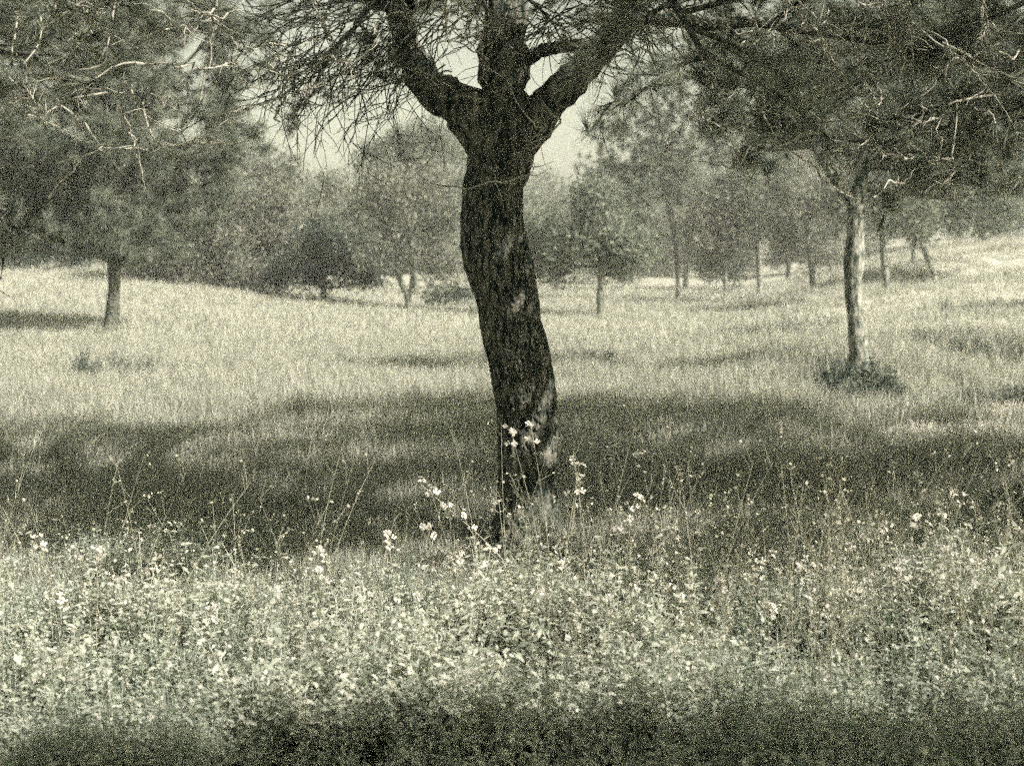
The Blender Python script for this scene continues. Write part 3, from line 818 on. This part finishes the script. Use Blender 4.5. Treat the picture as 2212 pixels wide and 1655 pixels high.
for lab, px, D, lo, sr in [
    ('far trees dark crown behind the left pine at the field edge', 100, 62, [(30, 520, 90, 50, 0), (140, 520, 90, 50, 0), (60, 440, 100, 60, 0), (170, 440, 100, 60, 0), (110, 360, 110, 60, 0)], SRC_LEAF_D),
    ('far bushy tree behind the left pine, right of its trunk', 330, 58, [(290, 560, 80, 50, 0), (380, 570, 80, 50, 0), (330, 490, 100, 60, 0), (300, 420, 90, 60, 0), (400, 430, 80, 60, 0)], SRC_LEAF_M),
    ('pale far tree rising behind the dark round bush', 660, 66, [(610, 420, 60, 40, 0), (690, 440, 56, 40, 0), (640, 490, 80, 50, 0), (720, 520, 60, 50, 0), (760, 570, 50, 46, 0)], SRC_LEAF_M),
    ('low dark shrub in front of the big trunk\'s left side at the field edge', 960, 45, [(940, 635, 40, 18, 0), (985, 630, 40, 22, 0)], SRC_LEAF_D),
    ('pale shrub at the field edge right of the left pine', 370, 50, [(330, 590, 60, 34, 0), (400, 595, 60, 34, 0), (440, 575, 50, 36, 0)], SRC_LEAF_P),
    ('pale shrub at the field edge between two far trees left of the dark broad bush', 560, 50, [(510, 605, 50, 30, 0), (575, 605, 50, 34, 0), (545, 575, 50, 34, 0)], SRC_LEAF_P),
    ('dark shrub at the far left edge of the field', 60, 52, [(20, 550, 60, 30, 0), (90, 555, 60, 30, 0), (160, 560, 50, 26, 0)], SRC_LEAF_D),
    ('low dark shrub between the slim trunks on the right', 1575, 58, [(1540, 580, 36, 26, 0), (1590, 585, 36, 24, 0)], SRC_LEAF_D),
    ('pale far tree seen between the big trunk and the slim leafy tree', 1200, 66, [(1190, 470, 60, 46, 0), (1180, 540, 60, 46, 0), (1230, 590, 60, 30, 0), (1150, 600, 50, 30, 0)], SRC_LEAF_P),
    ('pale far tree behind the row of slim trunks', 1480, 68, [(1420, 540, 70, 50, 0), (1500, 530, 70, 50, 0), (1580, 550, 70, 40, 0), (1450, 480, 90, 50, 0), (1550, 470, 90, 50, 0)], SRC_LEAF_P),
    ('pale far tree behind the right hand pine and slim trunks', 1700, 68, [(1650, 550, 70, 40, 0), (1740, 540, 70, 46, 0), (1820, 540, 70, 40, 0), (1700, 470, 90, 50, 0), (1800, 460, 90, 50, 0), (1640, 440, 80, 50, 0)], SRC_LEAF_P),
    ('far dark tree at the right edge above the terraces', 2120, 58, [(2060, 470, 70, 36, 0), (2140, 470, 80, 40, 0), (2200, 450, 70, 50, 0), (2100, 400, 100, 50, 0), (2190, 370, 90, 60, 0)], SRC_LEAF_D)]:
    sh = 'shrub' in lab
    lobe_tree(lab, px, D, [] if sh else [[(px, 640, 6), (px + 3, 560, 6), (px - 2, 480, 4)]], lo, sr, 5 if sh else 2.6, 'low_shrub' if sh else 'far_tree', 'shrub' if sh else 'tree', None if sh else GP)

# the wood that closes the view behind them
P = []
for k in range(70):
    x = -75 + 150 * (k + .5) / 70 + rng.normal(0, 1); y = rng.uniform(82, 120)
    a = x / y
    hgt = 7.0 + 3 * vnoise(k * .45, 3.3, 2) + 2 * rng.uniform()
    if -.19 < a < -.0: hgt *= .55
    if 0 < a < .085: hgt *= .75
    n = 150
    q = rng.normal(size=(n, 3)); q /= np.linalg.norm(q, axis=1, keepdims=True)
    q *= rng.uniform(.3, 1.1, (n, 1)) ** .5 * np.array([2.6, 2.2, hgt * .5])
    P.append(q + np.array([x, y, gz(x, y) + hgt * .5]))
P = np.concatenate(P)
scatter('distant_wood', P, rng.uniform(0, 6.28, (len(P), 3)), rng.uniform(1.6, 2.8, len(P)), SRC_LEAF_M, None, 'stuff', 'pale hazy wood closing the view behind the meadow', 'wood')

# ------------------------------------------------------------------ meadow
# near and middle grass
n = 36000
Y = 6.2 * (26 / 6.2) ** rng.uniform(0, 1, n) ** .85
X = rng.uniform(-1, 1, n) * (Y * .43 + 1.2)
k = ~near_path(X, Y) & (np.hypot(X - base[0], Y - YT) > .24)
X, Y = X[k], Y[k]
patch = vnoise(X * .8, Y * .8, 31)
sc = rng.uniform(.7, 1.2, len(X)) * (.7 + .6 * patch) * (.52 + .48 * smooth(7.2, 11, Y))          # shorter in the deep shade
P = np.stack([X, Y, ground_h(X, Y)], 1)
R = np.stack([rng.normal(0, .12, len(X)), rng.normal(0, .12, len(X)), rng.uniform(0, 6.28, len(X))], 1)
scatter('meadow_grass', P, R, sc, SRC_GRASS, None, 'stuff', 'dry meadow grass under and behind the big pine', 'grass')
n = 34000
Y = 14 * (75 / 14) ** rng.uniform(0, 1, n) ** .8
X = rng.uniform(-1, 1, n) * (Y * .43 + 1.5)
P = np.stack([X, Y, ground_h(X, Y)], 1)
R = np.stack([rng.normal(0, .12, n), rng.normal(0, .12, n), rng.uniform(0, 6.28, n)], 1)
scatter('far_grass', P, R, rng.uniform(.8, 1.3, n) * (.85 + .008 * (Y - 14)), SRC_FARGRASS, None, 'stuff', 'bright sunlit grass of the far field', 'grass')
# foreground weeds
n = 10500
Y = rng.uniform(2.6, 8.0, n); X = rng.uniform(-1, 1, n) * (Y * .42 + .9)
lim = 5.62 + .7 * vnoise(X * 1.1, X * 0 + 2.2, 41) - .25 * np.exp(-((X + .6) / .7) ** 2)
k = rng.uniform(size=n) < np.where(Y < lim, 1, np.exp(-(Y - lim) * 2.2))
k &= np.hypot(X - base[0], Y - YT) > .3
k &= rng.uniform(size=n) < .25 + 1.5 * smooth(.25, .55, .6 * vnoise(X * 3.1, Y * 3.1, 44) + .4 * vnoise(X * 7, Y * 7, 45))
X, Y = X[k], Y[k]
dip = 1 - .5 * np.exp(-(((X + .78) / .16) ** 2 + ((Y - 5.9) / .4) ** 2)) - .5 * np.exp(-(((X - 1.55) / .14) ** 2 + ((Y - 5.9) / .5) ** 2))
tall = .6 + .8 * vnoise(X * 1.8, Y * 1.8, 43)
P = np.stack([X, Y, ground_h(X, Y)], 1)
R = np.stack([rng.normal(0, .15, len(X)), rng.normal(0, .15, len(X)), rng.uniform(0, 6.28, len(X))], 1)
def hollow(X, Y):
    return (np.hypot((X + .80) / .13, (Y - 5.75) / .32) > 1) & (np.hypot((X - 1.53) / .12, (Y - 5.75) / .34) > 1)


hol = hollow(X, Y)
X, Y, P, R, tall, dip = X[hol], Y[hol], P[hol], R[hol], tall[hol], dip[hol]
scatter('foreground_weeds', P, R, rng.uniform(.75, 1.15, len(X)) * tall * dip, SRC_HERB, None, 'stuff', 'tangle of leafy weeds filling the foreground', 'weeds')


n = 9000
Y = 6.5 * (40 / 6.5) ** rng.uniform(0, 1, n); X = rng.uniform(-1, 1, n) * (Y * .43 + 1)
k = (vnoise(X * .55, Y * .45, 61) + .5 * vnoise(X * 1.7, Y * 1.5, 62) > .82) & (np.hypot(X - base[0], Y - YT) > .3)
X, Y = X[k], Y[k]; n = len(X)
scatter('meadow_weeds', np.stack([X, Y, ground_h(X, Y)], 1), np.stack([rng.normal(0, .15, n), rng.normal(0, .15, n), rng.uniform(0, 6.28, n)], 1), rng.uniform(.55, 1.0, n), SRC_HERB, None, 'stuff', 'leafy weeds growing through the meadow grass', 'weeds')
P = []
for pth in PATHS:
    p, _ = resample([(a, b, 0) for a, b in pth], 800)
    P.append(p[:, :2] + rng.normal(0, .07, (800, 2)))
P = np.concatenate(P); n = len(P)
M_BLEACH = leaf_mat('bleached_path_grass', (0.45, 0.45, 0.38), (0.70, 0.69, 0.60), 0.3)
bt = [source('bleached_tuft', *blades(22, .12, .10, .24, .004, .9, r0), M_BLEACH) for _ in range(3)]
scatter('path_grass', np.stack([P[:, 0], P[:, 1], ground_h(P[:, 0], P[:, 1])], 1), np.stack([rng.normal(0, .15, n), rng.normal(0, .15, n), rng.uniform(0, 6.28, n)], 1), rng.uniform(.8, 1.3, n), bt, None, 'stuff', 'bleached grass along the trodden paths at the right', 'grass')


def stalk(r):
    V, Q, I = [], [], []
    h = r.uniform(.5, .92); az = r.uniform(0, 6.28); le = r.uniform(.1, .6)
    d = np.array([math.cos(az), math.sin(az), 0]); s_ = np.array([-d[1], d[0], 0])
    pt = lambda u: d * le * h * u ** 1.7 + np.array([0, 0, h * (u - .18 * le * u * u)])
    def rod(a, b, w):
        for v in (s_, np.cross(b - a, s_) / (np.linalg.norm(b - a) + 1e-9)):
            k = len(V); V.extend([a - v * w, a + v * w, b + v * w * .8, b - v * w * .8]); Q.append((k, k + 1, k + 2, k + 3)); I.append(0)
    us = np.linspace(-.05, 1, 8)
    for a, b in zip(us[:-1], us[1:]): rod(pt(max(a, 0)), pt(b), .0019 * (1.2 - .6 * b))
    for q in range(r.integers(5, 11)):
        u = r.uniform(.35, 1); a = pt(u); e = r.normal(size=3) * .6 + np.array([0, 0, .9]); e *= r.uniform(.03, .12) / np.linalg.norm(e)
        rod(a, a + e, .0011)
        for j in range(3):
            c = a + e + r.normal(0, .008, 3); x = r.normal(size=3); x /= np.linalg.norm(x); y = np.cross(x, r.normal(size=3)); y /= np.linalg.norm(y); l = r.uniform(.004, .009)
            k = len(V); V.extend([c - x * l, c - y * l * .7, c + x * l, c + y * l * .7]); Q.append((k, k + 1, k + 2, k + 3)); I.append(1 if r.uniform() < .4 else 0)
    return np.array(V), np.array(Q), I


SRC_STALK = []
for k in range(8):
    v, q, i = stalk(r0); SRC_STALK.append(source('stalk', v, q, [M_STEM, M_PETAL], i))
n = 640
X = rng.uniform(-2.6, 2.8, n); Y = rng.uniform(4.4, 6.1, n)
k = rng.uniform(0, 1, n) < .22 + .68 * smooth(-.5, 1.0, X)
X, Y = X[k], Y[k]; n = len(X)
scatter('tall_stalks', np.stack([X, Y, ground_h(X, Y)], 1), np.stack([rng.normal(0, .1, n), rng.normal(0, .1, n), rng.uniform(0, 6.28, n)], 1), rng.uniform(.75, 1.1, n), SRC_STALK, None, 'stuff', 'tall thin dry stalks standing out of the foreground weeds', 'weeds')


def clump(name, label, cat, x, y, n, spread, src, s0, s1, group=None):
    a = rng.uniform(0, 6.28, n); d = spread * np.sqrt(rng.uniform(0, 1, n))
    px, py = x + d * np.cos(a), y + d * np.sin(a)
    z0 = gz(x, y)
    P = np.stack([px - x, py - y, ground_h(px, py) - z0], 1)
    R = np.stack([rng.normal(0, .15, n), rng.normal(0, .15, n), rng.uniform(0, 6.28, n)], 1)
    t = thing(name, label, cat, (x, y, z0), group)
    scatter('leaves', P, R, rng.uniform(s0, s1, n), src, t)
    return t


M_PALEHERB = leaf_mat('pale_leafy_herbs', (0.32, 0.37, 0.28), (0.58, 0.585, 0.49), 0.4)
PH = []
for k in range(4):
    v, q, i = herb(r0, r0.uniform(.34, .5), 22, .058, 3)
    PH.append(source('pale_leafy_sprig', v, q, [M_PALEHERB, M_FLECK], i))
X = rng.uniform(-2.7, 2.7, 3200); Y = rng.uniform(4.2, 5.85, 3200)
k = .6 * vnoise(X * 2.0 + 9, Y * 2.0, 71) + .4 * vnoise(X * 5, Y * 5, 72) - .06 * (X < -.2) > .56
k &= hollow(X, Y)
X, Y = X[k], Y[k]; n = len(X)
scatter('pale_weeds', np.stack([X, Y, ground_h(X, Y)], 1), np.stack([rng.normal(0, .2, n), rng.normal(0, .2, n), rng.uniform(0, 6.28, n)], 1), rng.uniform(.7, 1.15, n), PH, None, 'stuff', 'soft pale leafy clumps among the foreground weeds', 'weeds')
clump('weed_clump', 'tall bushy pale weed leaning at the right edge of the foreground', 'weeds', 1.88, 5.35, 60, .28, PH, .9, 1.5)
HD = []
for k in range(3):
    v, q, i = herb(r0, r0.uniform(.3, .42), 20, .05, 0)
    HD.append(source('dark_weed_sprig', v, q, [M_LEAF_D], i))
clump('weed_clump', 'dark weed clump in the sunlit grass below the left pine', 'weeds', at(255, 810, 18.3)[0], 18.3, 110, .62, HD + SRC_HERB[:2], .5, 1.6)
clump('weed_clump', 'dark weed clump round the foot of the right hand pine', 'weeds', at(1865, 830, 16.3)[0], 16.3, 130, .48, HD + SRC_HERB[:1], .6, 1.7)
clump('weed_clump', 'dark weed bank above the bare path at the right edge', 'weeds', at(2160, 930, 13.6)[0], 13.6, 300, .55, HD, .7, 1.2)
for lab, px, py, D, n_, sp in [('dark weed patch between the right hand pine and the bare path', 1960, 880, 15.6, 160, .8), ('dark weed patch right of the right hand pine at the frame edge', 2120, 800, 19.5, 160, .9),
                               ('dark leaves imitating a faint tree shadow in the bright grass between big trunk and right hand pine', 1640, 735, 27, 140, 1.5), ('dark weed patch in the bright grass just right of the big trunk', 1270, 790, 21.5, 60, .5)]:  # the faint streak is a tree shadow imitated with dark leaves
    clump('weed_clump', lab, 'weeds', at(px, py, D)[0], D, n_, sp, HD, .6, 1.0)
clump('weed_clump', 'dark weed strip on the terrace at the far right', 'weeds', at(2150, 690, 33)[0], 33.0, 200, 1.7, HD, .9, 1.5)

clump('weed_clump', 'low dark leaves standing in for shade in the foreground hollow, left of the middle', 'weeds', -.80, 5.8, 45, .16, HD, .5, .75)  # dark leaf colour stands in for the shade of both hollows
clump('weed_clump', 'low dark leaves standing in for shade in the foreground hollow, on the right', 'weeds', 1.53, 5.8, 45, .15, HD, .5, .75)
# pale tall grass clump at the foot of the big trunk
tb = source('tall_grass_tuft', *blades(26, .07, .28, .52, .0026, .45, r0), M_GRASS)
gc = at(1212, 1190, 7.0)
clump('grass_clump', 'tall pale grass clump at the foot of the big trunk', 'grass', gc[0], 7.0, 26, .13, [tb], .6, .95)
clump('grass_clump', 'arching pale grass clump at the right edge of the foreground', 'grass', at(2180, 1450, 5.3)[0], 5.4, 14, .30, [tb], .9, 1.3)

# ------------------------------------------------------------------ wildflowers: stem, blossoms of four petals
r1 = np.random.default_rng(5)
PETALS = []
for k in range(4):
    V, Q = [], []
    for q in range(4):
        a = q * math.pi / 2 + r1.normal(0, .12); l = .0155 * r1.uniform(.85, 1.15); w = .0068 * r1.uniform(.8, 1.2)
        d = np.array([math.cos(a), math.sin(a), 0]); s = np.array([-math.sin(a), math.cos(a), 0]); up = np.array([0, 0, 1.])
        cup = r1.uniform(.1, .55)
        j = len(V)
        V += [d * .002 - s * .001, d * .002 + s * .001, d * l * .6 + s * w + up * l * cup * .6, d * l * .6 - s * w + up * l * cup * .6, d * l + s * w * .6 + up * l * cup * .7, d * l - s * w * .6 + up * l * cup * .7]
        Q += [(j, j + 1, j + 2, j + 3), (j + 3, j + 2, j + 4, j + 5)]
    PETALS.append(mesh_np('blossom', np.array(V), np.array(Q), M_PETAL))
LOWL = 'small cream wildflower half buried in the foreground weeds'
GL = 'low wildflowers among the foreground weeds'
flowers = [  # head x, y, foot x, D, blossoms, label
    (1105, 935, 1165, 6.3, 7, 'tall cream wildflower whose head stands against the lower trunk, furthest left on it'),
    (1148, 925, 1185, 6.4, 7, 'cream wildflower in front of the middle of the lower trunk, highest of all'),
    (1250, 1008, 1218, 5.9, 9, 'upright cream wildflower just right of the big trunk'),
    (1385, 985, 1280, 6.3, 4, 'cream wildflower with few blossoms standing alone right of the trunk against shaded grass'),
    (908, 1045, 1130, 5.8, 10, 'cream wildflower leaning far to the left, left of the big trunk'),
    (1078, 1088, 1094, 6.2, 4, 'short cream wildflower against the dark left edge of the trunk foot'),
    (1375, 1075, 1300, 5.9, 10, 'full headed cream wildflower right of the grass clump'),
    (1497, 1113, 1530, 6.0, 6, 'cream wildflower on the left of a close pair right of the trunk'),
    (1532, 1135, 1490, 6.0, 7, 'cream wildflower on the right of a close pair right of the trunk'),
    (1815, 1148, 1790, 5.9, 8, 'cream wildflower with short stem left of the long slanting one'),
    (1915, 1135, 1760, 5.7, 9, 'cream wildflower with long stem slanting up to the right'),
    (1983, 1120, 2150, 5.6, 5, 'cream wildflower with long stem slanting up to the left at the far right'),
    (690, 1188, 745, 5.9, 6, 'cream wildflower over the dark hollow in the weeds, left half of the foreground'),
    (835, 1155, 850, 6.2, 6, None), (925, 1145, 935, 6.2, 6, None), (682, 1238, 735, 5.7, 8, None), (505, 1240, 530, 5.9, 6, None), (600, 1275, 625, 5.6, 5, None),
    (1215, 1222, 1210, 5.7, 7, None), (1362, 1130, 1350, 5.9, 5, None), (1445, 1145, 1500, 5.9, 7, None), (1420, 1198, 1495, 5.6, 8, None), (1605, 1185, 1640, 5.9, 5, None), (1635, 1218, 1650, 5.8, 7, None),
    (1738, 1228, 1700, 5.7, 9, None), (2040, 1190, 2110, 5.8, 7, None), (2115, 1215, 2130, 5.8, 6, None), (1925, 1228, 2020, 5.5, 7, None), (75, 1165, 90, 6.0, 6, None), (218, 1190, 230, 6.0, 6, None),
    (330, 1142, 335, 6.4, 5, None), (330, 1235, 345, 5.8, 7, None), (245, 1255, 260, 5.7, 5, None), (1990, 1260, 2090, 5.4, 8, None), (1450, 1275, 1540, 5.3, 8, None), (1310, 1300, 1320, 5.3, 9, None),
    (1560, 1260, 1555, 5.5, 5, None), (1060, 1190, 1080, 6.0, 7, None), (985, 1200, 1000, 6.0, 5, None), (1845, 1265, 1830, 5.5, 7, None), (450, 1320, 465, 5.3, 6, None), (130, 1290, 120, 5.5, 6, None),
    (560, 1330, 570, 5.3, 5, None), (900, 1290, 880, 5.5, 6, None), (720, 1340, 715, 5.2, 7, None), (1770, 1330, 1760, 5.2, 6, None), (1660, 1310, 1670, 5.3, 6, None), (1380, 1340, 1390, 5.1, 6, None)]
for hx, hy, fx, D, nb, lab in flowers:
    H = at(hx, hy, D)
    fxw = (fx - 1106) / F * D
    fy = D + r1.normal(0, .06)
    # the foot px marks where the stem sinks into the weeds: carry on to the ground
    foot = np.array([fxw + (fxw - H[0]) * .35, fy, gz(fxw, fy) - .02])
    bend = (H + foot) / 2 + np.array([(H[0] - foot[0]) * -.10, 0, .02])
    c, u = resample([foot, bend, H], 14)
    side = 'left' if hx < 760 else 'middle' if hx < 1400 else 'right'
    t = thing('wildflower', lab or 'short cream wildflower half buried in the weeds, %s part of the foreground' % side, 'flower', foot, None if lab else 'low wildflowers, %s foreground' % side)
    mb = MB(); mb.tube(c - foot, .0032 * (1 - .5 * u), 5)
    heads = []
    nb = int(nb * 1.4)
    for q in range(nb):
        i = 13 - int(q * .33); i = max(i, 9)
        a = r1.uniform(0, 6.28); o = np.array([math.cos(a), math.sin(a) - .2, r1.uniform(.1, 1.0)]) * r1.uniform(.014, .036)
        if q == 0: o = np.array([0, 0, .012])
        p = c[i] + o
        mb.tube(np.array([c[i], c[i] + o * .6 + np.array([0, 0, -.002]), p]) - foot, [.0012, .001, .001], 3)
        heads.append((p, o))
    for q in range(3):                                    # seed pods below the head
        i = int(r1.integers(6, 10)); e = r1.normal(size=3); e[2] = abs(e[2]) + .5; e *= .04 / np.linalg.norm(e)
        mb.tube(np.array([c[i], c[i] + e * .4, c[i] + e]) - foot, [.001, .0022, .0008], 4)
    link('stem', mb.mesh('stem', M_STEM), t)
    lf = MB()
    for q in range(6):
        i = int(r1.integers(1, 8)); a = r1.uniform(0, 6.28); d = np.array([math.cos(a), math.sin(a), .35]); s = np.array([-math.sin(a), math.cos(a), .1]); l = r1.uniform(.03, .07)
        p = c[i] - foot
        lf.add([p, p + d * l * .5 + s * l * .16, p + d * l - np.array([0, 0, .25 * l]), p + d * l * .5 - s * l * .16], [(0, 1, 2, 3)])
    link('leaves', lf.mesh('leaves', M_HERB, False), t, kind='stuff')
    for p, o in heads:
        b = link('blossom', PETALS[int(r1.integers(4))], t)
        b.location = (p - foot).tolist()
        nd = o / np.linalg.norm(o) + np.array([.1, -.7, .35])
        b.rotation_euler = Vector(nd.tolist()).to_track_quat('Z', 'Y').to_euler()
        s_ = r1.uniform(.55, 1.1); b.scale = (s_, s_, s_)

# ------------------------------------------------------------------ the hazy air
V = np.array([(x, y, z) for x in (-200, 200) for y in (-70, 200) for z in (-3.0, 18.5)], float)
Qb = [(0, 1, 3, 2), (4, 6, 7, 5), (0, 4, 5, 1), (2, 3, 7, 6), (0, 2, 6, 4), (1, 5, 7, 3)]
m, t, out = new_mat('hazy_air')
pv = t.nodes.new('ShaderNodeVolumePrincipled')
pv.inputs['Color'].default_value = (0.95, 0.95, 0.90, 1)
pv.inputs['Density'].default_value = 0.0018
pv.inputs['Anisotropy'].default_value = 0.2
t.links.new(pv.outputs[0], out.inputs['Volume'])
link('haze', mesh_np('haze', V, Qb, m), kind='stuff')
